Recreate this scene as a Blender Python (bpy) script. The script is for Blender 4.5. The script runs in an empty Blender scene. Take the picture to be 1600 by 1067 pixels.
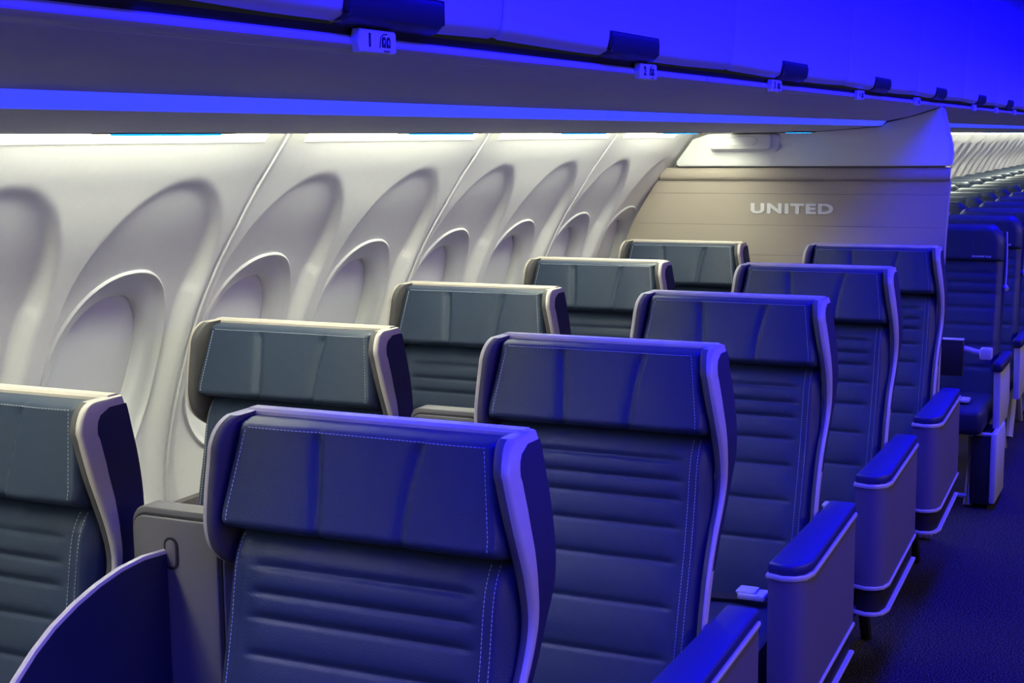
import bpy, bmesh, math, random
from mathutils import Vector, Matrix
random.seed(4)
C = bpy.context.scene.collection
SC = bpy.context.scene

# ------------------------------------------------------------------ camera, world, light, exposure
FPX = 2250.0
YAW, PITCH, ROLL = 0.44003, 0.13961, -0.01002
EYE = 1.64
cd = bpy.data.cameras.new('camera'); cam = bpy.data.objects.new('camera', cd); C.objects.link(cam)
cd.sensor_fit = 'HORIZONTAL'; cd.sensor_width = 36.0; cd.lens = FPX / 1600 * 36.0
cd.clip_start = 0.05; cd.clip_end = 100
cy, sy, cp, sp, cr, sr = math.cos(YAW), math.sin(YAW), math.cos(PITCH), math.sin(PITCH), math.cos(ROLL), math.sin(ROLL)
r0 = Vector((cy, sy, 0)); f0 = Vector((-sy, cy, 0)); u0 = Vector((0, 0, 1))
fw = f0 * cp - u0 * sp; u1 = u0 * cp + f0 * sp
rt = r0 * cr + u1 * sr; up = u1 * cr - r0 * sr
cam.matrix_world = Matrix(((rt.x, up.x, -fw.x, 0), (rt.y, up.y, -fw.y, 0), (rt.z, up.z, -fw.z, EYE), (0, 0, 0, 1)))
SC.camera = cam

w = bpy.data.worlds.new('world'); SC.world = w; w.use_nodes = True
w.node_tree.nodes['Background'].inputs[0].default_value = (0.35, 0.38, 0.62, 1)
w.node_tree.nodes['Background'].inputs[1].default_value = 0.02

def area(name, loc, rot, sx, sy_, power, col):
    l = bpy.data.lights.new(name, 'AREA'); l.shape = 'RECTANGLE'; l.size = sx; l.size_y = sy_
    l.energy = power; l.color = col
    o = bpy.data.objects.new(name, l); C.objects.link(o); o.location = loc; o.rotation_euler = rot
    return o
# blue mood lighting along the ceiling of the aisle (lensed: narrow beam downwards)
BLUE = (0.002, 0.0, 1.0)
l = area('aisle_ceiling_light', (-0.46, 11.0, 2.365), (0, 0, 0), 0.40, 26.0, 720, BLUE); l.data.spread = math.radians(150)
# the same lights on the other side of the cabin: blue strip under the port bins, white window cove behind it
l = area('port_blue_strip', (0.13, 11.0, 1.72), (0, math.radians(90), 0), 0.06, 24.0, 26, BLUE); l.data.spread = math.radians(140)
l = area('port_cove_light', (0.86, 11.0, 1.42), (0, math.radians(58), 0), 0.30, 24.0, 38, (1.0, 0.76, 0.62)); l.data.spread = math.radians(110)
l = area('port_ceiling_cove', (-0.13, 11.0, 2.30), (0, math.radians(112), 0), 0.06, 26.0, 75, BLUE); l.data.spread = math.radians(150)
# soft white fill added behind the camera, standing in for the unseen entry area
area('front_fill_light', (-0.7, -3.2, 1.35), (math.radians(90), 0, 0), 1.8, 1.3, 4, (0.86, 0.95, 1.0))
SC.view_settings.view_transform = 'Standard'; SC.view_settings.look = 'None'
SC.view_settings.exposure = 0.0; SC.view_settings.gamma = 1.0
SC.view_settings.use_curve_mapping = False

# ------------------------------------------------------------------ materials
def mat(name, col, rough=0.5, metal=0.0, bump=None, var=0.0, emit=None, spec=0.5, ribs=None):
    m = bpy.data.materials.new(name); m.use_nodes = True
    nt = m.node_tree; b = nt.nodes['Principled BSDF']
    b.inputs['Base Color'].default_value = (*col, 1); b.inputs['Roughness'].default_value = rough
    b.inputs['Metallic'].default_value = metal; b.inputs['Specular IOR Level'].default_value = spec
    tc = nt.nodes.new('ShaderNodeTexCoord')
    if var:
        n = nt.nodes.new('ShaderNodeTexNoise'); n.inputs['Scale'].default_value = 55; n.inputs['Detail'].default_value = 4
        nt.links.new(tc.outputs['Object'], n.inputs['Vector'])
        mx = nt.nodes.new('ShaderNodeMix'); mx.data_type = 'RGBA'
        mx.inputs[6].default_value = (*[c * (1 - var) for c in col], 1); mx.inputs[7].default_value = (*[min(1, c * (1 + var)) for c in col], 1)
        nt.links.new(n.outputs['Fac'], mx.inputs[0]); nt.links.new(mx.outputs[2], b.inputs['Base Color'])
    if bump:
        n = nt.nodes.new('ShaderNodeTexNoise'); n.inputs['Scale'].default_value = bump[0]; n.inputs['Detail'].default_value = 3
        nt.links.new(tc.outputs['Object'], n.inputs['Vector'])
        bp = nt.nodes.new('ShaderNodeBump'); bp.inputs['Strength'].default_value = bump[1]; bp.inputs['Distance'].default_value = 0.002
        h = n.outputs['Fac']
        if ribs:
            wv = nt.nodes.new('ShaderNodeTexWave'); wv.bands_direction = 'Z'; wv.inputs['Scale'].default_value = ribs; wv.inputs['Distortion'].default_value = 0.4
            nt.links.new(tc.outputs['Object'], wv.inputs['Vector'])
            ad = nt.nodes.new('ShaderNodeMath'); ad.operation = 'ADD'
            nt.links.new(n.outputs['Fac'], ad.inputs[0]); nt.links.new(wv.outputs['Fac'], ad.inputs[1]); h = ad.outputs[0]
        nt.links.new(h, bp.inputs['Height']); nt.links.new(bp.outputs['Normal'], b.inputs['Normal'])
    if emit:
        b.inputs['Emission Color'].default_value = (*emit[0], 1); b.inputs['Emission Strength'].default_value = emit[1]
    return m
M = {
 'wall': mat('wall_plastic', (0.79, 0.78, 0.77), 0.55, bump=(380, 0.10), var=0.03),
 'shade': mat('shade_plastic', (0.90, 0.90, 0.91), 0.5),
 'white': mat('white_plastic', (0.76, 0.76, 0.76), 0.45, bump=(300, 0.05)),
 'psu': mat('grey_plastic', (0.60, 0.60, 0.60), 0.5, bump=(300, 0.08)),
 'bin': mat('bin_plastic', (0.62, 0.62, 0.66), 0.5),
 'black': mat('black_rubber', (0.012, 0.012, 0.016), 0.6),
 'handle': mat('handle_plastic', (0.035, 0.035, 0.06), 0.35),
 'leather': mat('navy_leather', (0.030, 0.046, 0.083), 0.42, bump=(420, 0.25), var=0.10, spec=0.32),
 'leather_dark': mat('dark_navy_leather', (0.014, 0.020, 0.055), 0.5, bump=(420, 0.2)),
 'lining': mat('wing_lining', (0.085, 0.080, 0.085), 0.75, bump=(600, 0.15)),
 'pad_leather': mat('armrest_leather', (0.012, 0.016, 0.125), 0.5, bump=(420, 0.2)),
 'panel_blue': mat('wing_panel_fabric', (0.009, 0.010, 0.052), 0.65, bump=(600, 0.12)),
 'shell': mat('champagne_shell', (0.53, 0.475, 0.43), 0.38, var=0.03, bump=(900, 0.05)),
 'thread': mat('stitch_thread', (0.55, 0.58, 0.66), 0.7),
 'console': mat('console_grey', (0.125, 0.115, 0.115), 0.5, bump=(500, 0.1)),
 'arm_fabric': mat('armrest_panel', (0.12, 0.105, 0.19), 0.6, bump=(600, 0.15), var=0.08),
 'chrome': mat('brushed_aluminium', (0.62, 0.60, 0.68), 0.3, metal=0.15),
 'fabric': mat('bulkhead_fabric', (0.43, 0.375, 0.32), 0.75, bump=(200, 0.15), ribs=42),
 'silver': mat('silver_letters', (0.80, 0.80, 0.82), 0.35),
 'ink': mat('sign_ink', (0.02, 0.02, 0.03), 0.6),
 'ceiling': mat('ceiling_plastic', (0.70, 0.70, 0.74), 0.5),
 'divider': mat('divider_blue', (0.012, 0.014, 0.055), 0.4),
 'cove': mat('cove_tube', (0.9, 0.9, 0.85), 0.5, emit=((0.96, 1.0, 0.75), 24.0)),
 'cove_lens': mat('cove_lens', (0.9, 0.9, 0.85), 0.5, emit=((1.0, 0.97, 0.76), 1.35)),
 'blue_lens': mat('blue_light_lens', (0.3, 0.3, 0.5), 0.4, emit=((0.03, 0.055, 1.0), 1.0)),
 'cyan': mat('reading_light_lens', (0.1, 0.3, 0.6), 0.3, emit=((0.0, 0.34, 1.0), 1.7)),
 'econ_panel': mat('light_grey_plastic', (0.55, 0.55, 0.60), 0.45),
}
def carpet():
    m = bpy.data.materials.new('carpet'); m.use_nodes = True; nt = m.node_tree; b = nt.nodes['Principled BSDF']
    tc = nt.nodes.new('ShaderNodeTexCoord'); n = nt.nodes.new('ShaderNodeTexNoise'); n.inputs['Scale'].default_value = 210; n.inputs['Detail'].default_value = 2
    nt.links.new(tc.outputs['Object'], n.inputs['Vector'])
    cr_ = nt.nodes.new('ShaderNodeValToRGB'); cr_.color_ramp.elements[0].position = 0.46; cr_.color_ramp.elements[1].position = 0.72
    cr_.color_ramp.elements[0].color = (0.006, 0.006, 0.012, 1); cr_.color_ramp.elements[1].color = (0.13, 0.12, 0.15, 1)
    nt.links.new(n.outputs['Fac'], cr_.inputs[0]); nt.links.new(cr_.outputs[0], b.inputs['Base Color'])
    b.inputs['Roughness'].default_value = 0.95; b.inputs['Specular IOR Level'].default_value = 0.1
    bp = nt.nodes.new('ShaderNodeBump'); bp.inputs['Strength'].default_value = 0.8; bp.inputs['Distance'].default_value = 0.004
    nt.links.new(n.outputs['Fac'], bp.inputs['Height']); nt.links.new(bp.outputs['Normal'], b.inputs['Normal'])
    return m
M['carpet'] = carpet()

# ------------------------------------------------------------------ helpers
def finish(name, bm, m, parent=None, sharp=40):
    me = bpy.data.meshes.new(name); bmesh.ops.recalc_face_normals(bm, faces=bm.faces); bm.to_mesh(me); bm.free()
    me.materials.append(M[m])
    for p in me.polygons: p.use_smooth = True
    me.set_sharp_from_angle(angle=math.radians(sharp))
    o = bpy.data.objects.new(name, me); C.objects.link(o)
    if parent: o.parent = parent
    return o
def empty(name, loc=(0, 0, 0)):
    o = bpy.data.objects.new(name, None); C.objects.link(o); o.location = loc; o.empty_display_size = 0.1; return o
def tag(o, label=None, cat=None, group=None, kind=None):
    if label: o['label'] = label
    if cat: o['category'] = cat
    if group: o['group'] = group
    if kind: o['kind'] = kind
    return o
def copy_tree(o, parent=None):
    c = o.copy(); C.objects.link(c)
    if parent: c.parent = parent
    for ch in list(o.children): copy_tree(ch, c)
    return c
def box(bm, x0, x1, y0, y1, z0, z1, bev=0.0, seg=2):
    t = bmesh.new()
    bmesh.ops.create_cube(t, size=1.0)
    for v in t.verts:
        v.co = Vector(((x0 + x1) / 2 + v.co.x * (x1 - x0), (y0 + y1) / 2 + v.co.y * (y1 - y0), (z0 + z1) / 2 + v.co.z * (z1 - z0)))
    if bev: bmesh.ops.bevel(t, geom=t.edges[:], offset=bev, segments=seg, profile=0.5, affect='EDGES')
    merge(bm, t)
def merge(bm, t):
    mp = {}
    for v in t.verts: mp[v] = bm.verts.new(v.co)
    for f in t.faces:
        try: bm.faces.new([mp[v] for v in f.verts])
        except ValueError: pass
    t.free()
def loft(bm, rings, closed=True, caps=True):
    R = [[bm.verts.new(p) for p in r] for r in rings]
    n = len(R[0])
    for a, b in zip(R, R[1:]):
        for i in range(n if closed else n - 1):
            j = (i + 1) % n
            bm.faces.new((a[i], a[j], b[j], b[i]))
    if caps and closed:
        bm.faces.new(R[0]); bm.faces.new(R[-1])
    return R
def tube(bm, pts, r, n=8, caps=True):
    pts = [Vector(p) for p in pts]; rings = []
    for i, p in enumerate(pts):
        d = (pts[min(i + 1, len(pts) - 1)] - pts[max(i - 1, 0)]).normalized()
        a = d.cross(Vector((0, 0, 1)))
        if a.length < 1e-3: a = d.cross(Vector((1, 0, 0)))
        a.normalize(); b = d.cross(a)
        rr = r[i] if isinstance(r, (list, tuple)) else r
        rings.append([p + (a * math.cos(k * 2 * math.pi / n) + b * math.sin(k * 2 * math.pi / n)) * rr for k in range(n)])
    loft(bm, rings, True, caps)
def prism(bm, poly, axis, a, b, bev=0.0, seg=2):
    """poly of 2D points extruded along axis from a to b: axis 'x' -> (y,z), 'y' -> (x,z), 'z' -> (x,y)"""
    def P(p, t): return {'x': (t, p[0], p[1]), 'y': (p[0], t, p[1]), 'z': (p[0], p[1], t)}[axis]
    t = bmesh.new()
    loft(t, [[P(p, a) for p in poly], [P(p, b) for p in poly]])
    if bev:
        bmesh.ops.recalc_face_normals(t, faces=t.faces)
        ed = [e for e in t.edges if len(e.link_faces) == 2 and any(len(f.verts) > 4 or len(poly) == 4 for f in e.link_faces)]
        bmesh.ops.bevel(t, geom=ed, offset=bev, segments=seg, profile=0.5, affect='EDGES')
    merge(bm, t)
def interp(tab, x):
    if x <= tab[0][0]: return tab[0][1]
    for (a, b), (c, d) in zip(tab, tab[1:]):
        if x <= c: return b + (d - b) * (x - a) / (c - a)
    return tab[-1][1]
def smooth_tab(tab, n=120):
    """monotone smooth resample of a table (Catmull-Rom)"""
    out = []
    for i in range(len(tab) - 1):
        p0 = tab[max(i - 1, 0)]; p1 = tab[i]; p2 = tab[i + 1]; p3 = tab[min(i + 2, len(tab) - 1)]
        m1 = (p2[1] - p0[1]) / (p2[0] - p0[0]); m2 = (p3[1] - p1[1]) / (p3[0] - p1[0])
        h = p2[0] - p1[0]
        for k in range(8):
            t = k / 8
            y = (2*t**3-3*t*t+1)*p1[1] + (t**3-2*t*t+t)*h*m1 + (-2*t**3+3*t*t)*p2[1] + (t**3-t*t)*h*m2
            out.append((p1[0] + t * h, y))
    out.append(tab[-1]); return out
def sstep(a, b, x):
    t = max(0.0, min(1.0, (x - a) / (b - a))); return t * t * (3 - 2 * t)
def text(name, s, size, m, parent, loc, rot, depth=0.0015, sx=1.0, bold=0.0, spacing=1.0):
    cu = bpy.data.curves.new(name, 'FONT'); cu.body = s; cu.size = size; cu.extrude = depth; cu.offset = bold
    cu.align_x = 'CENTER'; cu.align_y = 'CENTER'; cu.space_character = spacing
    t = bpy.data.objects.new(name, cu); C.objects.link(t)
    dg = bpy.context.evaluated_depsgraph_get(); me = bpy.data.meshes.new_from_object(t.evaluated_get(dg))
    bpy.data.objects.remove(t); me.materials.clear(); me.materials.append(M[m]); me.name = name
    for v in me.vertices: v.co.x *= sx
    o = bpy.data.objects.new(name, me); C.objects.link(o); o.parent = parent; o.location = loc; o.rotation_euler = rot
    return o

# ------------------------------------------------------------------ the cabin wall
WT = smooth_tab([(0.0, -2.16), (0.20, -2.25), (0.44, -2.300), (0.73, -2.310), (0.88, -2.297), (1.04, -2.256), (1.18, -2.206), (1.27, -2.165), (1.35, -2.121),
      (1.44, -2.063), (1.53, -2.003), (1.59, -1.957), (1.654, -1.910), (1.70, -1.882), (1.76, -1.86)])
def wall_x(z): return interp(WT, z)
def wall_n(z):
    d = (wall_x(z + 0.02) - wall_x(z - 0.02)) / 0.04      # dx/dz ; inward normal = (1, -d)
    l = math.hypot(1, d); return 1 / l, -d / l
def wall_pt(y, z, out):
    nx, nz = wall_n(z)
    return Vector((wall_x(z) - nx * out, y, z - nz * out))
WP = 0.533          # window pitch
J0 = 2.844          # a panel joint
def recess(yl, z):
    """outward depth of the panel surface: an arch-topped hollow around each window"""
    zc = 1.285
    if z > zc: e = 1 - math.sqrt((yl / 0.238) ** 2 + ((z - zc) / 0.272) ** 2)
    else: e = 1 - abs(yl) / 0.238
    D = (0.010 + 0.026 * sstep(1.56, 1.26, z)) * sstep(0.55, 1.05, z)
    return D * sstep(-0.02, 0.10 if z > zc else 0.14, e)
def rim_e(yl, z, a, b): return (abs(yl / a) ** 2.25 + abs((z - 1.082) / b) ** 2.25) ** (1 / 2.25)
def wall_panel_mesh():
    bm = bmesh.new(); NY, NZ = 150, 190
    zs = [0.02 + (1.74 - 0.02) * (k / NZ) for k in range(NZ + 1)]
    V = []
    for z in zs:
        row = []
        for i in range(NY + 1):
            y = -WP + 2 * WP * i / NY
            yl = y + WP / 2 if y < 0 else y - WP / 2
            out = recess(yl, z)
            e = rim_e(yl, z, 0.192, 0.246)
            if e < 1: out += 0.060 * sstep(1.0, 0.93, e)
            edge = WP - abs(y)
            out += 0.008 * (1 - sstep(0.0, 0.014, edge))
            row.append(bm.verts.new(wall_pt(y, z, out)))
        V.append(row)
    for a, b in zip(V, V[1:]):
        for i in range(NY): bm.faces.new((a[i], a[i + 1], b[i + 1], b[i]))
    return bm
wall = empty('wall_left', (-2.1, J0, 0)); wall['kind'] = 'structure'
inv = Matrix.Translation((2.1, -J0, 0))
def under(o, parent, off):
    o.parent = parent; o.location = off
wp = finish('wall_panel', wall_panel_mesh(), 'wall', wall, 60)
# the joint strip between two panels
bm = bmesh.new()
tube(bm, [wall_pt(0, 0.05 + 1.68 * k / 60, -0.0005) for k in range(61)], 0.0034, 6)
js = finish('joint_strip', bm, 'white', wall)
first = True
for k in range(-2, 20):
    yj = J0 + 2 * WP * k
    for src, y in ((wp, yj + WP), (js, yj)):
        o = src if first else src.copy()
        if not first: C.objects.link(o)
        o.parent = wall; o.location = (2.1, y - J0, 0)
    first = False
# windows: bezel with a proud lip, funnel and closed shade
def ring(a, b, out, n=72, p=2.25):
    r = []
    for k in range(n):
        t = 2 * math.pi * k / n
        c, s = math.cos(t), math.sin(t)
        rr = 1 / (abs(c) ** p + abs(s) ** p) ** (1 / p)
        yl, z = a * rr * c, 1.082 + b * 0.97 * rr * s
        r.append(wall_pt(yl, z, recess(yl * 0.97, z) + out))
    return r
bm = bmesh.new()
loft(bm, [ring(a, b, o) for a, b, o in ((0.204, 0.266, 0.012), (0.2025, 0.2645, -0.004), (0.199, 0.261, -0.0065), (0.195, 0.257, -0.004), (0.191, 0.253, 0.001),
      (0.180, 0.238, 0.004), (0.168, 0.218, 0.008), (0.160, 0.203, 0.012), (0.155, 0.195, 0.017), (0.153, 0.190, 0.030), (0.152, 0.189, 0.050))], True, False)
bez = finish('bezel', bm, 'white', None, 60)
bm = bmesh.new()
R = [ring(a, b, o, 72) for a, b, o in ((0.1535, 0.1905, 0.044), (0.148, 0.184, 0.0405), (0.10, 0.13, 0.0395), (0.04, 0.05, 0.039))]
loft(bm, R, True, False); bm.faces.new([v for v in bm.verts][-72:])
shd = finish('window_shade', bm, 'shade', None, 60)
nwin = 0
for k in range(-4, 40):
    yc = J0 + WP * (k + 0.5)
    if not (1.3 < yc < 5.85 or 12.0 < yc < 23.3): continue
    nwin += 1
    o = empty('window_%d' % nwin, (-2.25, yc, 1.10)); o['kind'] = 'structure'
    for src in (bez, shd):
        c = src if nwin == 1 else src.copy()
        if nwin > 1: C.objects.link(c)
        c.parent = o; c.location = (2.25, 0, -1.10)
# lower dado trim
bm = bmesh.new()
prism(bm, [(wall_x(0.70) + 0.004, 0.735), (wall_x(0.70) + 0.016, 0.73), (wall_x(0.62) + 0.03, 0.63), (wall_x(0.02) + 0.03, 0.02), (wall_x(0.02) + 0.004, 0.02)], 'y', 0.7, 23.9)
tag(finish('baseboard_left', bm, 'console'), kind='structure')

# floor and ceiling
bm = bmesh.new(); box(bm, -2.3, 1.5, -3.2, 24, -0.05, 0.0)
tag(finish('floor', bm, 'carpet'), kind='structure')
bm = bmesh.new(); prism(bm, [(-0.99, 2.44), (-0.80, 2.42), (-0.70, 2.38), (-0.30, 2.38), (-0.2, 2.42), (0.02, 2.44), (0.02, 2.47), (-0.99, 2.47)], 'y', -0.5, 24)
tag(finish('ceiling', bm, 'ceiling'), kind='structure')
# ------------------------------------------------------------------ cove lights above the windows
LX0, LX1 = -1.856, -1.752
bm = bmesh.new(); prism(bm, [(-1.725, 1.66), (-1.725, 1.77), (-1.88, 1.77), (-1.88, 1.757), (-1.738, 1.757), (-1.738, 1.66)], 'y', 0.7, 24)
tag(finish('trim_1', bm, 'white'), kind='structure')
bm = bmesh.new(); box(bm, LX0, LX1, -0.44, 0.44, 1.735, 1.749, 0.004, 1)
cl0 = finish('cove_light', bm, 'cove')
bm = bmesh.new()
prof = [(wall_x(z) + 0.003 * f, z) for z, f in ((1.6385, 0.3), (1.6395, 1.0), (1.646, 1.2), (1.656, 1.2), (1.668, 1.0), (1.668, 0.0), (1.652, 0.0))]
loft(bm, [[(x, y, z) for x, z in prof] for y in (-0.45, 0.45)])
lens0 = finish('lens', bm, 'cove_lens', cl0, 30)
CO = ['first', 'second', 'third', 'fourth', 'fifth', 'sixth', 'seventh', 'eighth', 'ninth', 'tenth', 'eleventh', 'twelfth', 'thirteenth', 'fourteenth', 'fifteenth', 'sixteenth', 'seventeenth', 'eighteenth', 'nineteenth', 'twentieth', 'twenty-first']
for k in range(-4, 20):
    o = cl0 if k == -4 else copy_tree(cl0)
    o.location = (0, J0 + 2 * WP * (k + 0.5), 0)
    if k == 2: o.location.y = 5.35; o.scale.y = 0.64      # shorter unit in front of the bulkhead
    tag(o, 'warm white cove light forward of the picture, %s past its left edge' % CO[-2 - k] if k < -1 else 'warm white cove light above the windows, %s from the left edge' % CO[k + 1] if k < 3 else 'warm white cove light over the rear cabin windows, %s beyond the bulkhead' % CO[k - 3], 'light', 'cove lights above the windows')

# ------------------------------------------------------------------ underside of the bins: service panels with a blue light strip
# cross-section (x, z)
PJ = [2.853 + 2.134 * k for k in range(-2, 10)]
def under_section():
    return [(-1.80, 1.705), (-1.80, 1.660), (-1.794, 1.656), (-1.42, 1.657), (-1.247, 1.668), (-1.130, 1.677), (-1.123, 1.680), (-1.119, 1.693), (-1.100, 1.698), (-1.016, 1.712), (-0.930, 1.739), (-0.905, 1.748), (-0.900, 1.75), (-0.900, 1.77), (-0.93, 1.80)]
def service_panel(y0, y1):
    r = empty('service_panel', (-1.35, y0, 1.70))
    g = 0.0015
    bm = bmesh.new(); prism(bm, [(-1.7245, 1.72), (-1.7245, 1.660), (-1.720, 1.656), (-1.42, 1.657), (-1.247, 1.668), (-1.130, 1.677), (-1.130, 1.72)], 'y', g, y1 - y0 - g)
    o = finish('reading_light_panel', bm, 'psu', r, 30); o.location = (1.35, 0, -1.70)
    bm = bmesh.new(); prism(bm, [(-1.130, 1.6768), (-1.1225, 1.6795), (-1.1085, 1.6945), (-1.112, 1.700), (-1.130, 1.700)], 'y', 0.006, y1 - y0 - 0.006)
    o = finish('blue_light_strip', bm, 'blue_lens', r, 50); o.location = (1.35, 0, -1.70)
    bm = bmesh.new(); prism(bm, [(-1.112, 1.72), (-1.107, 1.6965), (-1.100, 1.698), (-1.016, 1.712), (-0.930, 1.739), (-0.9205, 1.743), (-0.9205, 1.77)], 'y', g, y1 - y0 - g)
    o = finish('soffit_panel', bm, 'psu', r, 30); o.location = (1.35, 0, -1.70)
    return r
spl = ['grey service panel with blue light strip under the bins, nearest the left edge', 'grey service panel with blue light strip under the second and third numbered bins',
       'short grey service panel with blue light strip ending at the bulkhead']
segs = [(-0.2, 2.853), (2.853, 4.987), (4.987, 5.862)]
for (a, b), l in zip(segs, spl):
    tag(service_panel(a, b), l, 'panel', 'service panels under the forward bins')
for k in range(8):
    a = 6.06 + 2.134 * k
    tag(service_panel(a, a + 2.134), 'grey service panel with blue light strip, %s length beyond the bulkhead' % CO[k], 'panel', 'service panels above the rear cabin')
# cyan reading light lenses
def reading_light():
    r = empty('reading_light')
    for y, L in ((-0.075, 0.10), (0.03, 0.05), (0.105, 0.05)):
        bm = bmesh.new(); box(bm, -0.02, 0.02, y - L / 2, y + L / 2, -0.0045, 0.001, 0.0018, 2)
        finish('lens', bm, 'cyan', r)
    bm = bmesh.new(); box(bm, -0.03, 0.03, -0.16, 0.16, -0.0016, 0.004, 0.0008, 1)
    finish('bezel', bm, 'black', r)
    return r
rl = reading_light()
RLY = [(-1.62, 2.04), (-1.62, 3.06), (-1.62, 3.95), (-1.62, 4.83), (-1.41, 5.66)]
rln = ['cluster of glowing cyan reading lights above the nearest window', 'cluster of glowing cyan reading lights above the third window from the left', 'cluster of glowing cyan reading lights, third from the left under the bins', 'small cluster of cyan reading lights just left of the bulkhead box', 'cluster of cyan reading lights just right of the bulkhead box']
for i, (x, y) in enumerate(RLY):
    o = rl if i == 0 else copy_tree(rl)
    o.location = (x, y, 1.6562); tag(o, rln[i], 'light', 'cyan reading lights')
for k in range(12):
    o = copy_tree(rl); o.location = (-1.62, 13.2 + 0.8 * k, 1.6562)
    tag(o, 'tiny blue glowing reading light over rear cabin windows, %s from the bulkhead edge' % CO[k], 'light', 'reading lights of the rear cabin')

# ------------------------------------------------------------------ bin rail (blue-lit lip) and overhead bins
def bin_rail(y0, y1, label, group=None):
    r = empty('bin_rail', (-0.9, y0, 1.75))
    bm = bmesh.new()
    prism(bm, [(-0.0195, 0.02), (-0.0195, -0.0065), (-0.008, -0.004), (0.0, -0.001), (0.0025, 0.002), (0.001, 0.0038), (0.0, 0.010), (-0.003, 0.0125), (-0.012, 0.014)], 'y', 0.002, y1 - y0 - 0.002)
    finish('lip', bm, 'bin', r, 30)
    bm = bmesh.new()
    prism(bm, [(-0.019, 0.0135), (-0.005, 0.0130), (-0.006, 0.018), (-0.004, 0.0225), (-0.019, 0.0235)], 'y', 0, y1 - y0)
    finish('seal', bm, 'black', r, 30)
    tag(r, label, 'rail', group)
rl_l = ['blue-lit rail under the overhead bins, long piece carrying row sign 1', 'blue-lit rail under the overhead bins, carrying row signs 3 and 4', 'blue-lit rail under the bins beyond row sign 4, up to the bulkhead']
for (a, b), l in zip([(-0.2, 2.853), (2.853, 4.987), (4.987, 7.121)], rl_l): bin_rail(a, b, l)
for k in range(8):
    a = 7.121 + 2.134 * k
    bin_rail(a, a + 2.134, 'blue-lit bin rail over the rear cabin aisle, %s length beyond the bulkhead' % CO[k], 'bin rails of the rear cabin')
DP = [(0.0, 0.0), (0.012, 0.006), (0.017, 0.013), (0.020, 0.028), (0.0215, 0.055), (0.022, 0.095), (0.024, 0.15), (0.029, 0.25), (0.034, 0.33), (0.037, 0.42), (0.036, 0.50), (0.028, 0.56), (0.0, 0.60), (-0.06, 0.62)]
def overhead_bin(y0, y1, hy, label, group):
    r = empty('overhead_bin', (-0.9, y0, 1.776)); L = y1 - y0; g = 0.004
    bm = bmesh.new()
    rings = []
    ny = 14
    for i, (t, ins) in enumerate([(g, 0.006), (g + 0.004, 0.0015), (g + 0.010, 0.0)] + [(g + 0.010 + (L - 2 * g - 0.02) * k / 4, 0.0) for k in range(1, 4)] + [(L - g - 0.010, 0.0), (L - g - 0.004, 0.0015), (L - g, 0.006)]):
        prof = [(x - ins, z) for x, z in DP] + [(-0.09, 0.58), (-0.05, 0.52), (-0.03, 0.30), (-0.03, 0.02)]
        # rounded lower corners of the door
        cz = 0.007 * max(0, 1 - min(t - g, L - g - t) / 0.03) ** 2
        prof = [(x, z + (cz if k < 3 else cz * max(0, 1 - z / 0.15))) for k, (x, z) in enumerate(prof)]
        rings.append([(x, t, z) for x, z in prof])
    loft(bm, rings)
    finish('bin_door', bm, 'bin', r, 35)
    # handle: curved flap over the lower edge of the door
    bm = bmesh.new(); rings = []
    hw = 0.115
    hp = [(0.0005, -0.004), (0.012, -0.001), (0.0215, 0.006), (0.0255, 0.018), (0.0262, 0.030), (0.0245, 0.036), (0.0215, 0.0375)]
    for t, s in ((-hw, 0.0), (-hw + 0.004, 0.8), (-hw + 0.012, 1.0), (hw - 0.012, 1.0), (hw - 0.004, 0.8), (hw, 0.0)):
        top = 1 - 0.10 * (1 - s)
        rings.append([(0.019 * 0 + (x if s else min(x, 0.019)), hy + t, z * top) for x, z in hp] + [(0.0, hy + t, 0.034 * top), (-0.012, hy + t, 0.004)])
    loft(bm, rings)
    finish('handle', bm, 'handle', r, 35)
    # shallow dark finger recess above the handle
    bm = bmesh.new(); box(bm, 0.0165, 0.0222, hy - hw - 0.006, hy + hw + 0.006, 0.008, 0.0405, 0.002, 1)
    finish('handle_recess', bm, 'black', r)
    tag(r, label, 'bin', group)
BJ = [-0.2, 1.115, 1.858, 2.981, 4.104, 5.227, 6.35]
BL = ['blue-lit overhead bin at the top left corner, only its handle end showing', 'short blue-lit overhead bin with dark handle above the nearest row sign',
      'blue-lit overhead bin with dark handle above the second row sign', 'blue-lit overhead bin with dark handle above the third row sign', 'blue-lit overhead bin with small handle just right of the fourth row sign', 'blue-lit overhead bin whose handle is right above the bulkhead corner']
for i in range(6):
    overhead_bin(BJ[i], BJ[i + 1], [1.19, 0.438, 0.52, 0.505, 0.475, 0.50][i], BL[i], 'overhead bins')
for k in range(14):
    overhead_bin(6.35 + 1.123 * k, 6.35 + 1.123 * (k + 1), 0.55, 'small distant blue-lit overhead bin, %s beyond the bulkhead corner' % CO[k], 'overhead bins of the rear cabin')
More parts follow.
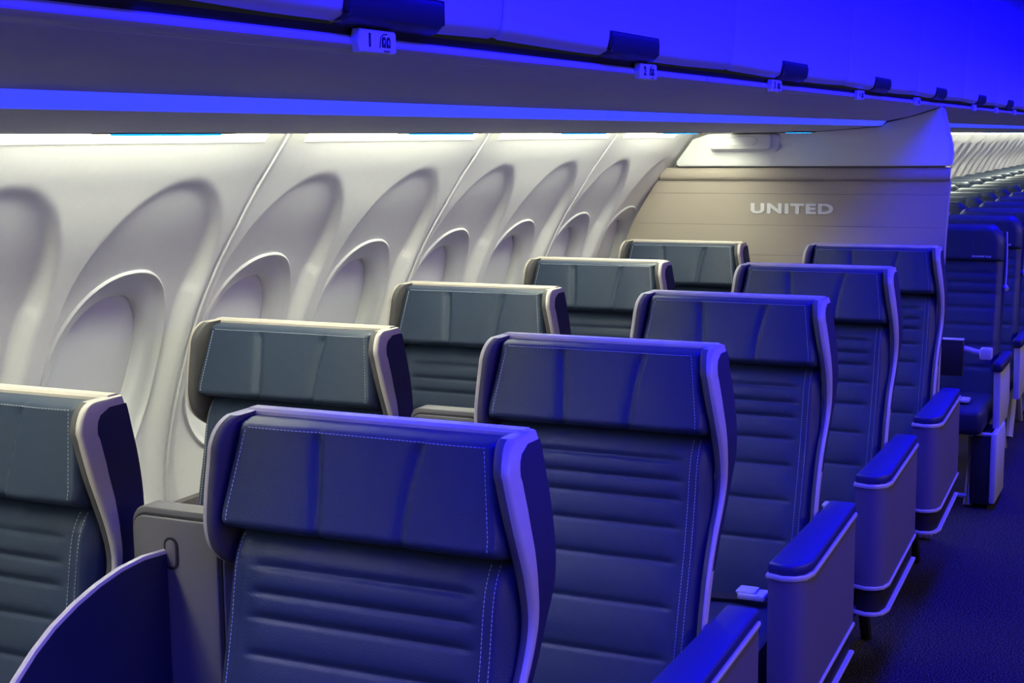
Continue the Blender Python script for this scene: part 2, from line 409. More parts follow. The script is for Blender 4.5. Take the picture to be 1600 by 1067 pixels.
# row signs
def row_sign(y, num, label, group=None, fine=True):
    r = empty('row_number_sign', (-0.893, y, 1.757)); r.scale = (0.8, 0.78, 0.74)
    bm = bmesh.new()
    prism(bm, [(-0.055, -0.019), (0.048, -0.019), (0.052, -0.015), (0.052, 0.014), (0.048, 0.018), (-0.055, 0.018), (-0.062, 0.0)], 'x', -0.01, 0.006, 0.002, 1)
    finish('plate', bm, 'white', r, 30)
    if fine:
        RT = (math.pi / 2, 0, math.pi / 2)
        text('row_digit', num, 0.029, 'ink', r, (0.0065, -0.030, 0.0), RT, 0.0006, 0.95, 0.0010)
        # seat pictogram: wall line, two seats with letters, aisle bar
        bm = bmesh.new()
        tube(bm, [(0.0065, 0.000, -0.010), (0.0065, 0.003, 0.006), (0.0065, 0.010, 0.0115), (0.0065, 0.022, 0.0125)], 0.0010, 5)
        box(bm, 0.0055, 0.0070, 0.012, 0.030, -0.0155, -0.0138)
        for yy in (0.0125, 0.0265):
            prism(bm, [(yy - 0.0055, -0.009), (yy + 0.0055, -0.009), (yy + 0.0055, 0.004), (yy + 0.003, 0.008), (yy - 0.003, 0.008), (yy - 0.0055, 0.004)], 'x', 0.0055, 0.0070)
        p = finish('seat_pictogram', bm, 'ink', r)
        text('letter', 'F', 0.010, 'white', p, (0.0072, 0.0125, -0.001), RT, 0.0003)
        text('letter', 'E', 0.010, 'white', p, (0.0072, 0.0265, -0.001), RT, 0.0003)
    tag(r, label, 'sign', group)
for i, y in enumerate([1.523, 2.475, 3.357, 4.307, 5.278]):
    row_sign(y, str(i + 1), ['large legible white row sign below the first bin handle', 'white row sign below the second bin handle from the left', 'small row sign below the third bin handle, half way along the rail', 'small row sign left of the fourth bin handle', 'tiny row sign nearest the top corner of the bulkhead'][i])
for k in range(12):
    row_sign(6.75 + 0.80 * k, '', 'tiny pale row sign on the rear bin rail, %s beyond the bulkhead' % CO[k], 'row signs of the rear cabin', False)

# ------------------------------------------------------------------ bulkhead partition
YB = 5.88
b = empty('bulkhead_partition', (-1.5, YB, 0))
def edge_x(z):  # aisle-side edge of the partition
    return interp([(0.0, -0.89), (1.2, -0.872), (1.52, -0.857), (1.56, -0.852), (1.60, -0.855), (1.655, -0.869), (1.72, -0.885), (1.755, -0.892)], z)
def put(o): o.location = (1.5, -YB, 0); return o
# lower fabric covered wall, in bands with recessed seams
bands = [(0.02, 0.62), (0.621, 0.98), (0.981, 1.150), (1.151, 1.275), (1.276, 1.405), (1.406, 1.4585)]
for z0, z1 in bands:
    bm = bmesh.new()
    n = max(1, int((z1 - z0) / 0.03)); poly = []
    for k in range(n + 1):
        z = z0 + (z1 - z0) * k / n; poly.append((edge_x(z), z))
    for k in range(n, -1, -1):
        z = z0 + (z1 - z0) * k / n; poly.append((wall_x(z) - 0.02, z))
    prism(bm, poly, 'y', YB - 0.004, YB + 0.035)
    ed = [e for e in bm.edges if all(abs(v.co.y - (YB - 0.004)) < 1e-5 for v in e.verts)]
    bmesh.ops.recalc_face_normals(bm, faces=bm.faces)
    bmesh.ops.bevel(bm, geom=ed, offset=0.0006, segments=1, affect='EDGES')
    put(finish('fabric_panel', bm, 'fabric', b, 35))
bm = bmesh.new(); prism(bm, [(edge_x(0.02) - 0.003, 0.02), (edge_x(1.2) - 0.003, 1.2), (edge_x(1.75) - 0.003, 1.75), (-1.85, 1.70), (wall_x(1.5) + 0.01, 1.5), (wall_x(1.2), 1.2), (wall_x(0.02), 0.02)], 'y', YB + 0.001, YB + 0.05)
put(finish('core', bm, 'console', b))
# padded rail under the white panel
bm = bmesh.new(); prism(bm, [(YB - 0.004, 1.459), (YB - 0.016, 1.464), (YB - 0.021, 1.475), (YB - 0.019, 1.498), (YB - 0.010, 1.511), (YB, 1.513)], 'x', wall_x(1.47) - 0.01, edge_x(1.49))
put(finish('padded_rail', bm, 'fabric', b, 50))
# white upper panel following the bin underside
top = [(-0.896, 1.748), (-0.923, 1.737), (-0.976, 1.7205), (-1.016, 1.7095), (-1.087, 1.694), (-1.105, 1.690), (-1.128, 1.674), (-1.247, 1.6655), (-1.42, 1.6545), (-1.80, 1.654), (-1.84, 1.652)]
poly = [(edge_x(z), z) for z in (1.524, 1.535, 1.56, 1.585, 1.61, 1.64, 1.67, 1.70, 1.73)] + top
poly += [(wall_x(z) + 0.018, z) for z in (1.63, 1.61, 1.58, 1.56, 1.54)] + [(wall_x(1.53) + 0.024, 1.526), (wall_x(1.53) + 0.034, 1.519)] + [(-0.866, 1.519)]
bm = bmesh.new(); prism(bm, poly, 'y', YB - 0.026, YB + 0.03)
ed = [e for e in bm.edges if all(abs(v.co.y - (YB - 0.026)) < 1e-5 for v in e.verts)]
bmesh.ops.recalc_face_normals(bm, faces=bm.faces); bmesh.ops.bevel(bm, geom=ed, offset=0.004, segments=2, affect='EDGES')
put(finish('upper_panel', bm, 'white', b, 35))
text('airline_lettering', 'UNITED', 0.055, 'silver', b, (-1.488 + 1.5, -0.006, 1.343), (math.pi / 2, 0, 0), 0.0012, 1.55, 0.0026, 1.18)
tag(b, 'beige fabric bulkhead with silver UNITED lettering and a white upper panel behind the last premium row', 'partition')
# fold-down box at the top left of the bulkhead
r = empty('bulkhead_box', (-1.683, YB - 0.026, 1.60))
def rrect(x0, x1, z0, z1, rad, n=6):
    out = []
    for cx, cz, a0 in ((x1 - rad, z1 - rad, 0), (x0 + rad, z1 - rad, 90), (x0 + rad, z0 + rad, 180), (x1 - rad, z0 + rad, 270)):
        for k in range(n + 1):
            a = math.radians(a0 + 90 * k / n); out.append((cx + rad * math.cos(a), cz + rad * math.sin(a)))
    return out
def rbox(bm, x0, x1, z0, z1, rad, yb, yf, bev):
    loft(bm, [[(x, yb, z) for x, z in rrect(x0, x1, z0, z1, rad)], [(x, yf + bev, z) for x, z in rrect(x0, x1, z0, z1, rad)],
              [(x, yf + bev * 0.3, z) for x, z in rrect(x0 + bev * .3, x1 - bev * .3, z0 + bev * .3, z1 - bev * .3, rad - bev * .3)],
              [(x, yf, z) for x, z in rrect(x0 + bev, x1 - bev, z0 + bev, z1 - bev, max(rad - bev, .001))]])
bm = bmesh.new(); rbox(bm, -0.147, 0.147, -0.022, 0.053, 0.022, 0.001, -0.014, 0.006); finish('backplate', bm, 'white', r, 30)
bm = bmesh.new(); rbox(bm, -0.140, 0.120, -0.012, 0.052, 0.018, -0.013, -0.045, 0.008); finish('housing', bm, 'white', r, 30)
bm = bmesh.new()
rp = lambda d: rrect(-0.092 + d, 0.066 - d, 0.004 + d, 0.040 - d, 0.0175 - d)
loft(bm, [[(x, -0.0445, z) for x, z in rp(-0.002)], [(x, -0.0475, z) for x, z in rp(0.0)], [(x, -0.0475, z) for x, z in rp(0.003)], [(x, -0.0445, z) for x, z in rp(0.005)]], True, True)
finish('latch_frame', bm, 'white', r, 30)
tag(r, 'small white rounded box with a pill-shaped latch at top left of the bulkhead', 'box')

# ------------------------------------------------------------------ first class seat
# local frame: x right, y aft (0 = rear of the shell top), z up from the floor
WF = smooth_tab([(0.30, -0.222), (0.45, -0.204), (0.60, -0.184), (0.70, -0.166), (0.78, -0.140), (0.85, -0.106), (0.89, -0.083), (0.93, -0.067), (0.96, -0.065), (1.00, -0.074), (1.05, -0.090), (1.10, -0.104), (1.15, -0.113), (1.19, -0.117)])
WB = smooth_tab([(0.30, -0.205), (0.45, -0.186), (0.60, -0.164), (0.70, -0.144), (0.78, -0.113), (0.85, -0.076), (0.89, -0.050), (0.94, -0.024), (0.99, 0.004), (1.05, 0.011), (1.12, 0.010), (1.18, 0.004), (1.223, 0.0)])
WO = smooth_tab([(0.30, 0.264), (0.80, 0.267), (0.95, 0.272), (1.03, 0.273), (1.10, 0.267), (1.17, 0.258), (1.20, 0.254), (1.223, 0.248)])
WTH = [(0.30, 0.015), (0.80, 0.017), (0.95, 0.022), (1.05, 0.024), (1.22, 0.024)]
WFL = smooth_tab([(0.930, 0.002), (0.945, -0.008), (0.960, -0.032), (0.975, -0.060), (0.992, -0.085), (1.015, -0.105), (1.05, -0.116), (1.10, -0.118), (1.15, -0.117), (1.19, -0.117)])
def wing_section(z, side=1):
    yf, yb, xo = interp(WF, z), interp(WB, z), interp(WO, z)
    if side < 0: yf = min(interp(WFL, z), yb - 0.004) if z > 0.93 else yb - 0.004   # the inner wing ends at shoulder height
    if z > 1.165:   # rounded top front corner
        t = min(1, (z - 1.165) / 0.0555); yf = -0.118 + 0.050 * (1 - math.sqrt(max(0, 1 - t * t)))
    return yf, yb, xo
WZS = [0.34 + (1.165 - 0.34) * k / 44 for k in range(45)] + [1.165 + 0.0555 * math.sin(math.pi / 2 * k / 9) for k in range(1, 10)]
def wing(side):
    bm = bmesh.new(); rings = []
    zs = WZS if side > 0 else [0.932 + (1.165 - 0.932) * k / 30 for k in range(31)] + [z for z in WZS if z > 1.1651]
    for i, z in enumerate(zs):
        yf, yb, xo = wing_section(z, side); xi = xo - interp(WTH, z)
        if i == len(zs) - 1: xo -= 0.004; xi += 0.004
        r = min(0.007, (yb - yf) * 0.4)
        prof = []
        for cx, cyy, a0 in ((xo - r, yf + r, 270), (xi + r, yf + r, 180)):
            seq = range(5) if a0 == 270 else range(5)
            if a0 == 270:
                for k in range(4, -1, -1):
                    a = math.radians(270 + 90 * k / 4); prof.append((cx + r * math.cos(a), cyy + r * math.sin(a)))
            else:
                for k in range(4, -1, -1):
                    a = math.radians(180 + 90 * k / 4); prof.append((cx + r * math.cos(a), cyy + r * math.sin(a)))
        prof = prof + [(xi, yb), (xo - 0.004, yb), (xo, yb - 0.004)]
        rings.append([(side * x, y, z) for x, y in prof])
    loft(bm, rings)
    return bm
def wing_sheet(side, outer, inset, z0, z1, lift, rad=0.02):
    """thin panel laid on the outer or inner face of a wing"""
    bm = bmesh.new(); A = []; B_ = []; n = 44
    zl = [z0 + (z1 - z0) * k / n for k in range(n + 1)]
    if not outer: zl = [z for z in (WZS if side > 0 else [0.936 + (1.165 - 0.936) * k / 30 for k in range(31)] + [z for z in WZS if z > 1.1651]) if z >= z0][:-1]
    elif side < 0: zl = [0.96 + (z1 - 0.96) * k / n for k in range(n + 1)]
    for z in zl:
        yf, yb, xo = wing_section(z, side)
        ins = interp(inset, z) if isinstance(inset, list) else inset
        e = min(1, (z1 - z) / rad); ins += rad * (1 - math.sqrt(max(0, 1 - (1 - e) ** 2)))
        a = yf + ins; c = yb - 0.0005
        if a > c - 0.003: a = c - 0.003
        x = xo + lift if outer else xo - interp(WTH, z) - lift
        xin = xo - 0.006 if outer else xo - interp(WTH, z) + 0.005
        if not outer:
            th = interp(WTH, z); f_ = yf - 0.0014; b2 = max(c, f_ + 0.006)
            if z > 1.165: f_ += 0.0
            A.append([(side * (xo - th * 0.45), yf + 0.006, z), (side * (xo - th * 0.45), f_ + 0.0004, z), (side * (xo - th * 0.60), f_, z), (side * (xo - th + 0.0035), f_ + 0.0006, z), (side * (xo - th + 0.0005), f_ + 0.0030, z), (side * (xo - th - 0.0013), f_ + 0.0068, z), (side * (xo - th - 0.0015), (f_ + b2) / 2 + 0.004, z), (side * (xo - th - 0.0015), b2, z), (side * (xo - th + 0.004), b2, z)])
            continue
        A.append([(side * xin, a, z), (side * (x - (0.001 if outer else -0.001)), a, z), (side * x, a + 0.0012, z), (side * x, (a + c) / 2, z), (side * x, c, z), (side * xin, c, z)])
    loft(bm, A)
    return bm
# pads
HZ0, HZ1 = 1.042, 1.2140
def head_hw(z): return interp([(HZ0, 0.245), (1.08, 0.244), (HZ1, 0.222)], z)
def seam_x(z, s):   # the two curved seams of the headrest
    t = (z - HZ0) / (HZ1 - HZ0)
    return -0.060 - 0.014 * t ** 2 if s < 0 else 0.084 + 0.025 * t - 0.006 * math.sin(math.pi * t)
def head_y(x, z):
    hw = head_hw(z); u = min(1, abs(x) / hw); t = (z - HZ0) / (HZ1 - HZ0)
    base = -0.050
    dep = 0.030 + 0.044 * (1 - t)
    roll = (max(0, 1 - max(0, (u - 0.93) / 0.07) ** 2.4)) ** 0.45 if u > 0.93 else 1
    tz = 1.0
    if t > 0.955: tz = (max(0, 1 - ((t - 0.955) / 0.045) ** 2.0)) ** 0.5
    if t < 0.15: tz = (max(0, 1 - ((0.15 - t) / 0.15) ** 2.2)) ** 0.5
    y = base - dep * roll * tz
    for s in (-1, 1):
        d = x - seam_x(z, s)
        y += 0.0075 * roll * tz * (math.exp(-(d / 0.014) ** 2) if d < 0 else math.exp(-(d / 0.0028) ** 2)) * (1 - 0.75 * sstep(0.86, 0.97, t))
    y -= 0.0035 * math.cos(min(1, abs(abs(x + 0.004) - 0.15) / 0.08) * math.pi / 2) * tz * roll
    return y
def pad(z0, z1, hw, yf, yback, nx, nz, warp=None, wx=1.6):
    """upholstered block whose front is the height field yf(x, z)"""
    bm = bmesh.new(); V = []
    for k in range(nz + 1):
        z = z0 + (z1 - z0) * (k / nz if warp is None else warp(k / nz)); row = []
        for i in range(nx + 1):
            s = -1 + 2 * i / nx
            s = math.copysign(1 - (1 - abs(s)) ** wx, s) if wx != 1 else s
            x = s * hw(z); row.append(bm.verts.new((x, yf(x, z), z)))
        V.append(row)
    for a, b_ in zip(V, V[1:]):
        for i in range(nx): bm.faces.new((a[i], a[i + 1], b_[i + 1], b_[i]))
    # sides and back
    loop = V[0] + [r[-1] for r in V[1:]] + V[-1][-2::-1] + [r[0] for r in V[-2:0:-1]]
    back = [bm.verts.new((v.co.x, yback(v.co.z), v.co.z)) for v in loop]
    n = len(loop)
    for i in range(n):
        j = (i + 1) % n; bm.faces.new((loop[j], loop[i], back[i], back[j]))
    bm.faces.new(back)
    return bm
CH = [0.989, 0.949, 0.911, 0.855, 0.788, 0.701, 0.602]
BYF = smooth_tab([(0.36, -0.265), (0.45, -0.240), (0.60, -0.197), (0.70, -0.168), (0.80, -0.137), (0.90, -0.113), (0.965, -0.102), (1.00, -0.093), (1.025, -0.078), (1.045, -0.060), (1.08, -0.045)])
def back_hw(z): return interp([(0.4, 0.247), (0.85, 0.248), (0.95, 0.245), (1.1, 0.240)], z)
def back_y(x, z):
    u = abs(x) / back_hw(z)
    y = interp(BYF, z)
    roll = 0.0
    if u > 0.88: roll = 0.030 * ((u - 0.88) / 0.12) ** 2.4
    y += roll
    # bolster line where the channelled field ends
    y += 0.0022 * math.exp(-((abs(x) - 0.2155) / 0.003) ** 2) * (1 if z < 1.0 else 0)
    f = 1 - sstep(0.165, 0.205, abs(x))
    zz = [1.052] + CH + [0.44]
    for i, c in enumerate(CH):
        d = z - c
        y += f * 0.0046 * (math.exp(-(d / 0.0028) ** 2) if d < 0 else math.exp(-(d / 0.009) ** 2))
    for a, c in zip(zz, zz[1:]):
        if c < z < a:
            t = (z - c) / (a - c); y -= f * (0.0015 + 0.028 * (a - c)) * math.sin(math.pi * t)
    return y
def dashes(bm, pts, up_, L=0.0042, g=0.0024, wd=0.0010):
    """short raised thread stitches along a polyline"""
    pts = [Vector(p) for p in pts]; acc = 0.0
    seg = []; 
    for a, b_ in zip(pts, pts[1:]):
        l = (b_ - a).length; t = 0
        d = (b_ - a) / l
        while True:
            need = (L + g) - acc
            if t + need > l: acc += l - t; break
            t += need; acc = 0; seg.append((a + d * t, d))
    for p, d in seg:
        s = d.cross(up_).normalized() * wd / 2; o = up_ * 0.0009
        q = [p - d * L / 2, p + d * L / 2]
        v = [bm.verts.new(x) for x in (q[0] - s, q[0] + s, q[1] + s, q[1] - s, q[0] - s * .6 + o, q[0] + s * .6 + o, q[1] + s * .6 + o, q[1] - s * .6 + o)]
        for f in ((4, 5, 6, 7), (0, 1, 5, 4), (1, 2, 6, 5), (2, 3, 7, 6), (3, 0, 4, 7)): bm.faces.new([v[k] for k in f])

def make_first_seat():
    r = empty('first_class_seat')
    # back shell with its shelf rim
    bm = bmesh.new()
    rings = []
    for z, yo, yi, hw in ((0.34, -0.12, -0.16, 0.20), (0.60, -0.075, -0.12, 0.205), (0.80, -0.035, -0.075, 0.215), (0.95, -0.010, -0.05, 0.235), (1.05, 0.006, -0.034, 0.240), (1.18, 0.004, -0.03, 0.2405), (1.219, 0.0, -0.030, 0.2400), (1.2235, -0.004, -0.026, 0.2385)):
        rings.append([(-hw, yi, z), (hw, yi, z), (hw, yo, z), (-hw, yo, z)])
    loft(bm, rings)
    finish('back_shell', bm, 'shell', r, 35)
    for side in (-1, 1):
        wg = finish('wing', wing(side), 'shell', r, 40)
        p = finish('wing_panel', wing_sheet(side, True, [(0.34, 0.008), (0.85, 0.010), (0.93, 0.013), (1.0, 0.022), (1.06, 0.034), (1.12, 0.040), (1.2, 0.041)], 0.78, 1.207, 0.0010, 0.020), 'panel_blue', wg, 35)
        p = finish('wing_lining', wing_sheet(side, False, 0.0, 0.50, 1.2125, 0.0015, 0.03), 'lining', wg, 35)
    hd = finish('headrest', pad(HZ0, HZ1, head_hw, head_y, lambda z: -0.028, 110, 56, lambda t: 0.5 - 0.5 * math.cos(math.pi * t) if False else t, 1.25), 'leather', r, 70)
    bm = bmesh.new(); U = Vector((0, -1, 0))
    def hp(x, z): return (x, head_y(x, z) - 0.0004, z)
    zt = HZ1 - 0.0085; sh = lambda z: head_hw(z) * 0.915
    dashes(bm, [hp(sh(zt) * (-1 + 2 * k / 60), zt) for k in range(61)], U)
    for s in (-1, 1):
        dashes(bm, [hp(s * sh(z), z) for z in [zt - (zt - HZ0 - 0.02) * k / 24 for k in range(25)]], U)
    st = finish('stitching', bm, 'thread', hd); st['kind'] = 'stuff'
    bk = finish('backrest', pad(0.40, 1.070, back_hw, back_y, lambda z: interp([(0.34, -0.165), (0.60, -0.12), (0.8, -0.075), (0.95, -0.05), (1.1, -0.035)], z), 80, 260, None, 1.3), 'leather', r, 70)
    bm = bmesh.new()
    def bp_(x, z): return (x, back_y(x, z) - 0.0004, z)
    for x in (-0.2235, 0.2085, 0.2225):
        dashes(bm, [bp_(x, 1.035 - 0.58 * k / 60) for k in range(61)], U)
    st = finish('stitching', bm, 'thread', bk); st['kind'] = 'stuff'
    # seat cushion
    bm = bmesh.new()
    rings = []
    for y, zt_, zb, hw in ((-0.17, 0.43, 0.34, 0.225), (-0.20, 0.455, 0.33, 0.235), (-0.32, 0.465, 0.32, 0.238), (-0.52, 0.475, 0.32, 0.238), (-0.66, 0.47, 0.33, 0.238), (-0.70, 0.44, 0.35, 0.232), (-0.705, 0.40, 0.37, 0.225)):
        prof = []
        for k in range(13):
            s = -1 + 2 * k / 12; prof.append((s * hw, y, zt_ - 0.020 * abs(s) ** 5))
        prof += [(hw, y, zb), (-hw, y, zb)]
        rings.append(prof)
    loft(bm, rings)
    finish('seat_cushion', bm, 'leather_dark', r, 50)
    # aisle armrest: fabric panel, pad, trim bars
    ax0, ax1 = 0.270, 0.362
    def arm_poly(d=0.0):
        return [(ax0 + d, -0.045), (ax0 + d, -0.655 + d), (ax1 - 0.055, -0.668 + d), (ax1 - 0.028, -0.660 + d), (ax1 - 0.010 - d, -0.640), (ax1 - 0.001 - d, -0.60), (ax1 - 0.022 - d, -0.045)]
    ar = empty('armrest'); ar.parent = r
    bm = bmesh.new(); prism(bm, arm_poly(), 'z', 0.358, 0.652)
    finish('side_panel', bm, 'arm_fabric', ar, 62)
    bm = bmesh.new(); prism(bm, arm_poly(0.008), 'z', 0.275, 0.356)
    finish('lower_panel', bm, 'black', ar, 62)
    def band(z0, z1, o=0.003):
        t = bmesh.new()
        pl = arm_poly(); out = arm_poly(-o)
        loft(t, [[(x, y, z0) for x, y in pl], [(x, y, z0) for x, y in out], [(x, y, z0 + (z1 - z0) * .3) for x, y in arm_poly(-o - 0.0015)], [(x, y, z1 - (z1 - z0) * .3) for x, y in arm_poly(-o - 0.0015)], [(x, y, z1) for x, y in out], [(x, y, z1) for x, y in pl]])
        return t
    for z0, z1 in ((0.648, 0.660), (0.350, 0.361), (0.273, 0.283)):
        finish('trim_bar', band(z0, z1), 'chrome', ar, 40)
    bm = bmesh.new()
    P0 = arm_poly(0.0)
    def padring(d, z): 
        return [(x, y, z) for x, y in arm_poly(d)]
    loft(bm, [padring(0.003, 0.658), padring(0.0005, 0.662), padring(0.0, 0.679), padring(0.0025, 0.6835), padring(0.007, 0.6855)])
    finish('armrest_pad', bm, 'pad_leather', ar, 50)
    # lap belt with lifted metal buckle, lying at the back corner of the cushion
    bm = bmesh.new()
    loft(bm, [[Vector((x, y, z + dz)) for dz in (0, 0.003)] + [Vector((x + 0.012, y - 0.045, z + dz)) for dz in (0.003, 0)] for x, y, z in ((0.225, -0.235, 0.47), (0.18, -0.26, 0.482), (0.14, -0.27, 0.476), (0.09, -0.28, 0.474), (0.02, -0.29, 0.473))])
    sb = finish('seat_belt', bm, 'black', r, 40)
    bm = bmesh.new(); box(bm, 0.105, 0.175, -0.335, -0.275, 0.480, 0.496, 0.005, 2); box(bm, 0.10, 0.150, -0.33, -0.28, 0.494, 0.502, 0.003, 2)
    finish('buckle', bm, 'chrome', sb, 40)
    # under-seat frame
    bm = bmesh.new(); box(bm, -0.22, 0.26, -0.62, -0.14, 0.22, 0.335, 0.02, 2)
    finish('seat_pan', bm, 'black', r)
    for x in (-0.20, 0.20):
        bm = bmesh.new()
        tube(bm, [(x, -0.60, 0.0), (x, -0.54, 0.23)], 0.018); finish('leg', bm, 'black', r)
        bm = bmesh.new(); tube(bm, [(x, -0.08, 0.0), (x, -0.20, 0.23)], 0.018); finish('leg', bm, 'black', r)
    return r
XA, XW, Y1, RP = -1.096, -1.858, 1.881, 0.94
seat0 = make_first_seat()
WN = ['navy leather premium seat at the left edge of the picture, nearest the window', 'navy window seat with champagne shell, directly behind the seat at the left edge', 'navy window seat in the third row, below the fourth window', 'navy window seat in the fourth row, second nearest the bulkhead', 'navy window seat in the last row, its back against the bulkhead below the lettering']
AN = ['large navy leather aisle seat in the foreground, row one, nearest the camera', 'navy aisle seat directly behind the foreground seat, armrest at bottom edge of picture', 'navy aisle seat in the third row, with a buckle showing beside its armrest', 'navy aisle seat in the fourth row, second nearest the bulkhead', 'navy aisle seat in the last row, right in front of the bulkhead and aisle corner']
for k in range(5):
    for X_, N in ((XA, AN), (XW, WN)):
        s = seat0 if (k == 0 and X_ == XA) else copy_tree(seat0)
        s.location = (X_, Y1 + RP * k, 0)
        tag(s, N[k], 'seat', 'premium cabin seats')
        if X_ == XW:      # the tall side armrest faces the aisle only on aisle seats
            for ch in list(s.children):
                if ch.name.split('.')[0] == 'armrest':
                    for q in list(ch.children): bpy.data.objects.remove(q)
                    bpy.data.objects.remove(ch)

# ------------------------------------------------------------------ centre consoles with privacy divider
def make_console():
    r = empty('centre_console')
    x0, x1 = -0.092, 0.092
    bm = bmesh.new(); rbox(bm, x0, x1, 0.30, 1.050, 0.028, 0.004, -0.035, 0.005)
    finish('upright', bm, 'console', r, 35)
    bm = bmesh.new(); rbox(bm, x0 + 0.004, x1 - 0.004, 0.30, 1.0405, 0.026, -0.030, -0.038, 0.002)
    finish('gasket', bm, 'black', r, 35)
    bm = bmesh.new(); rbox(bm, x0 + 0.008, x1 - 0.008, 0.30, 1.036, 0.022, -0.034, -0.044, 0.003)
    finish('front_panel', bm, 'console', r, 35)
    # oval latch
    def oval(d, y): return [(x - 0.006, y, z) for x, z in rrect(-0.014 + d, 0.014 - d, 0.952 + d, 1.006 - d, 0.0139 - d)]
    bm = bmesh.new(); loft(bm, [oval(0, -0.043), oval(0, -0.0458), oval(0.004, -0.0458), oval(0.004, -0.043)]); finish('latch_ring', bm, 'black', r, 35)
    bm = bmesh.new(); loft(bm, [oval(0.0045, -0.043), oval(0.0045, -0.046), oval(0.007, -0.047)]); finish('latch', bm, 'console', r, 35)
    # low armrest box between the seats
    bm = bmesh.new(); box(bm, x0, x1, -0.66, -0.03, 0.10, 0.64, 0.012, 3); finish('armrest_box', bm, 'console', r, 35)
    bm = bmesh.new(); box(bm, x0 + 0.004, x1 - 0.004, -0.655, -0.06, 0.638, 0.664, 0.010, 3); finish('armrest_pad', bm, 'leather', r, 35)
    # privacy divider: thin curved-top panel running forward from the upright
    pts = [(-0.046, 0.978), (-0.10, 0.982), (-0.155, 0.978), (-0.205, 0.968), (-0.255, 0.953), (-0.305, 0.932), (-0.345, 0.908), (-0.385, 0.877), (-0.43, 0.83), (-0.47, 0.77), (-0.50, 0.70), (-0.51, 0.66)]
    poly = pts + [(-0.046, 0.66)]
    bm = bmesh.new(); prism(bm, poly, 'x', -0.026, -0.014)
    d = finish('privacy_divider', bm, 'divider', r, 25)
    bm = bmesh.new(); tube(bm, [(-0.020, y, z + 0.001) for y, z in pts], 0.0065, 8); finish('edge_trim', bm, 'shell', d)
    return r
con = make_console()
CN = ['grey centre console with a dark blue privacy divider, between the two front row seats', 'grey centre console between the second row seats, its rounded top peeking over the foreground seat', 'grey centre console between the third row seats', 'grey centre console between the fourth row seats', 'grey centre console between the last row seats']
for k in range(5):
    o = con if k == 0 else copy_tree(con)
    o.location = ((XA + XW) / 2 + 0.012, Y1 + RP * k - 0.02, 0); tag(o, CN[k], 'console', 'centre consoles')

# ------------------------------------------------------------------ rear cabin seats
def econ_hw(z):
    if z > 1.13: return 0.222 - 0.075 * (1 - math.sqrt(max(0, 1 - ((z - 1.13) / 0.095) ** 2)))
    return interp([(0.4, 0.225), (1.0, 0.218), (1.13, 0.222)], z)
def make_econ_seat():
    r = empty('economy_seat')
    def hy(x, z):
        u = min(1, abs(x) / econ_hw(z)); t = (z - 1.05) / 0.172
        k = (max(0, 1 - max(0, (u - .8) / .2) ** 2)) ** .5
        tz = 1 if 0.12 < t < 0.85 else (max(0, 1 - ((t - .85) / .15) ** 2) ** .5 if t >= .85 else max(0, 1 - ((.12 - t) / .12) ** 2) ** .5)
        return -0.01 - 0.05 * k * tz + 0.006 * math.exp(-((x - 0.095 - 0.10 * (z - 1.05)) / 0.006) ** 2) * k
    hd = finish('headrest', pad(1.05, 1.222, econ_hw, hy, lambda z: 0.02, 44, 24), 'leather', r, 70)
    text('economy_plus_lettering', 'ECONOMY PLUS', 0.0115, 'silver', hd, (0.128, -0.0600, 1.078), (math.pi / 2, 0, 0), 0.0006, 1.0, 0.0004)
    EY = [(0.4, -0.16), (0.7, -0.10), (0.9, -0.05), (1.07, -0.025)]
    ch = [1.0, 0.955, 0.905, 0.84, 0.76, 0.67, 0.57]
    def by(x, z):
        u = abs(x) / econ_hw(z); y = interp(EY, z) - 0.012 + 0.03 * max(0, (u - .85) / .15) ** 2
        for c in ch: y += 0.006 * math.exp(-((z - c) / 0.008) ** 2) * (1 - sstep(.8, .95, u))
        return y
    finish('backrest', pad(0.42, 1.06, econ_hw, by, lambda z: interp([(0.4, -0.08), (0.7, -0.03), (1.07, 0.03)], z), 30, 80), 'leather', r, 70)
    bm = bmesh.new(); rings = []
    for z, y0, y1, hw in ((0.42, -0.08, -0.05, 0.215), (0.75, -0.02, 0.02, 0.222), (1.05, 0.02, 0.055, 0.226), (1.14, 0.02, 0.06, 0.226), (1.19, 0.02, 0.055, 0.205), (1.225, 0.02, 0.045, 0.165)):
        rings.append([(-hw, y0, z), (hw, y0, z), (hw, y1 - .01, z), (hw - .02, y1, z), (-hw + .02, y1, z), (-hw, y1 - .01, z)])
    loft(bm, rings); finish('back_shell', bm, 'leather_dark', r, 35)
    bm = bmesh.new(); box(bm, -0.225, 0.225, -0.62, -0.12, 0.34, 0.455, 0.03, 3); finish('seat_cushion', bm, 'leather_dark', r)
    bm = bmesh.new(); tube(bm, [(0.228, 0.02, 1.19), (0.232, 0.022, 1.10), (0.232, 0.02, 1.0), (0.23, 0.015, 0.93)], 0.004, 6)
    tube(bm, [(0.23, 0.01, 0.935), (0.24, -0.005, 0.925)], 0.012, 6)
    finish('shell_trim', bm, 'econ_panel', r)
    return r
ec = make_econ_seat()
def econ_arm():
    a = empty('armrest')
    bm = bmesh.new(); box(bm, 0.235, 0.285, -0.46, -0.06, 0.60, 0.645, 0.015, 3); finish('armrest_pad', bm, 'leather_dark', a)
    bm = bmesh.new(); prism(bm, [(-0.44, 0.60), (-0.10, 0.60), (-0.05, 0.42), (-0.12, 0.34), (-0.42, 0.34)], 'x', 0.245, 0.275, 0.004); finish('side_panel', bm, 'econ_panel', a)
    return a
arm_e = econ_arm()
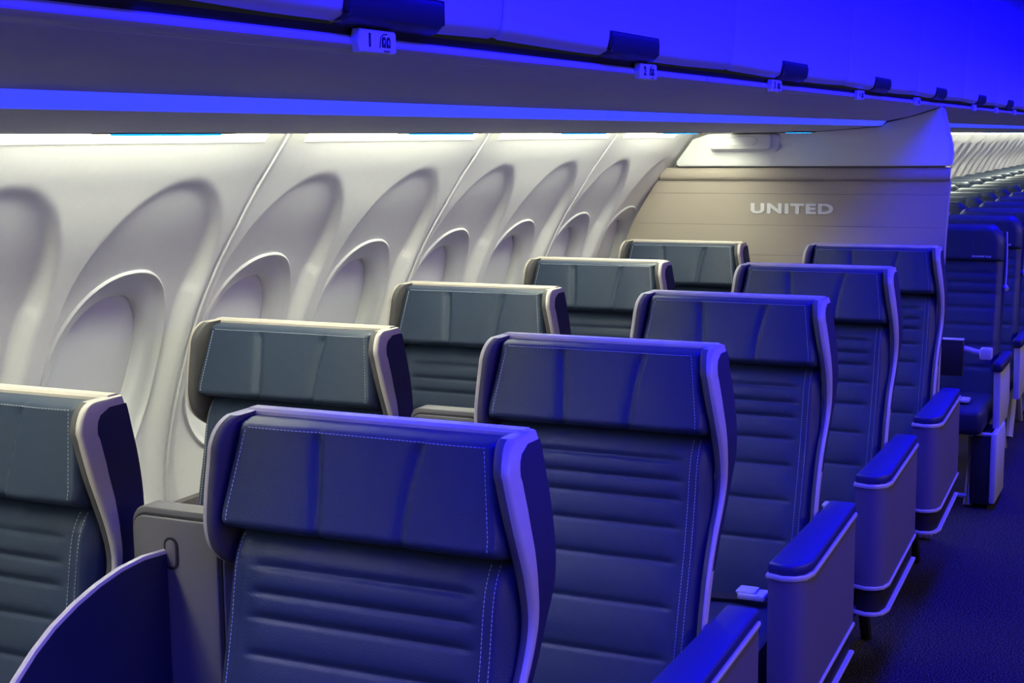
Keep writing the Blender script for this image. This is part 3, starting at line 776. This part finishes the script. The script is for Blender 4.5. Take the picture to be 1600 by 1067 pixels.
def econ_leg():
    bm = bmesh.new(); tube(bm, [(0.16, -0.50, 0.0), (0.16, -0.30, 0.30)], 0.02); tube(bm, [(0.16, 0.02, 0.0), (0.16, -0.20, 0.30)], 0.02)
    return finish('leg', bm, 'econ_panel')
leg_e = econ_leg()
arm_used = leg_used = ec_used = False
EX = {'aisle': -0.995, 'middle': -1.490, 'window': -1.985}
EY0, EP = 7.03, 0.80
EL = {'aisle': 'dark blue economy aisle seat, %s', 'middle': 'blue economy middle seat, %s', 'window': 'pale lit economy window seat, %s'}
ordn = ['first', 'second', 'third', 'fourth', 'fifth', 'sixth', 'seventh', 'eighth', 'ninth', 'tenth', 'eleventh', 'twelfth', 'thirteenth', 'fourteenth', 'fifteenth', 'sixteenth', 'seventeenth', 'eighteenth', 'nineteenth', 'twentieth']
for k in range(20):
    y = EY0 + EP * k
    for nm, x in EX.items():
        lo, hi = -0.1449 * y, -0.099 * y      # wedge past the bulkhead that shows
        if x + 0.24 < lo - 0.02 or x - 0.24 > hi + 0.05: continue
        s = ec if not ec_used else copy_tree(ec); ec_used = True
        s.location = (x, y, 0)
        tag(s, EL[nm] % ('in the %s row behind the bulkhead' % ordn[k]), 'seat', 'rear cabin seats')
ec_list = [o for o in C.objects if o.name.split('.')[0] == 'economy_seat']
for s in ec_list:
    if abs(s.location.x - EX['aisle']) < 0.01:
        a = arm_e if not arm_used else copy_tree(arm_e); a.parent = s; arm_used = True
        l = leg_e if not leg_used else leg_e.copy()
        if leg_used: C.objects.link(l)
        l.parent = s; leg_used = True

# equipment of the first economy aisle seat: monitor on a folding arm, and the equipment box under the seat edge
fs = [o for o in ec_list if abs(o.location.x - EX['aisle']) < 0.01][0]
mo = empty('folding_monitor'); mo.parent = fs; mo.location = (0, 0, 0)
bm = bmesh.new(); box(bm, -0.16, 0.115, -0.47, -0.43, 0.575, 0.735, 0.006, 2); finish('screen_housing', bm, 'black', mo)
bm = bmesh.new(); box(bm, -0.16, 0.115, -0.472, -0.43, 0.735, 0.742, 0.002, 1); finish('top_edge', bm, 'econ_panel', mo)
bm = bmesh.new(); tube(bm, [(0.115, -0.45, 0.70), (0.17, -0.44, 0.685), (0.20, -0.44, 0.68)], 0.012); box(bm, 0.185, 0.235, -0.47, -0.41, 0.655, 0.705, 0.006, 2); finish('hinge', bm, 'chrome', mo)
eb = empty('equipment_box'); eb.parent = fs
bm = bmesh.new(); box(bm, 0.165, 0.275, -0.55, -0.25, 0.02, 0.33, 0.012, 2); finish('housing', bm, 'black', eb)
bm = bmesh.new(); box(bm, 0.255, 0.282, -0.56, -0.24, 0.03, 0.345, 0.008, 2); finish('side_cover', bm, 'econ_panel', eb)
bm = bmesh.new(); tube(bm, [(0.168, -0.555, 0.02), (0.168, -0.555, 0.325), (0.185, -0.555, 0.34), (0.26, -0.555, 0.34)], 0.008, 6); finish('front_frame', bm, 'econ_panel', eb)
bm = bmesh.new(); tube(bm, [(-0.2, -0.52, 0.055), (0.165, -0.52, 0.05)], 0.010, 6); finish('foot_bar', bm, 'econ_panel', fs)
bm = bmesh.new(); box(bm, 0.07, 0.15, -0.50, -0.42, 0.462, 0.478, 0.006, 2); finish('buckle', bm, 'chrome', fs)
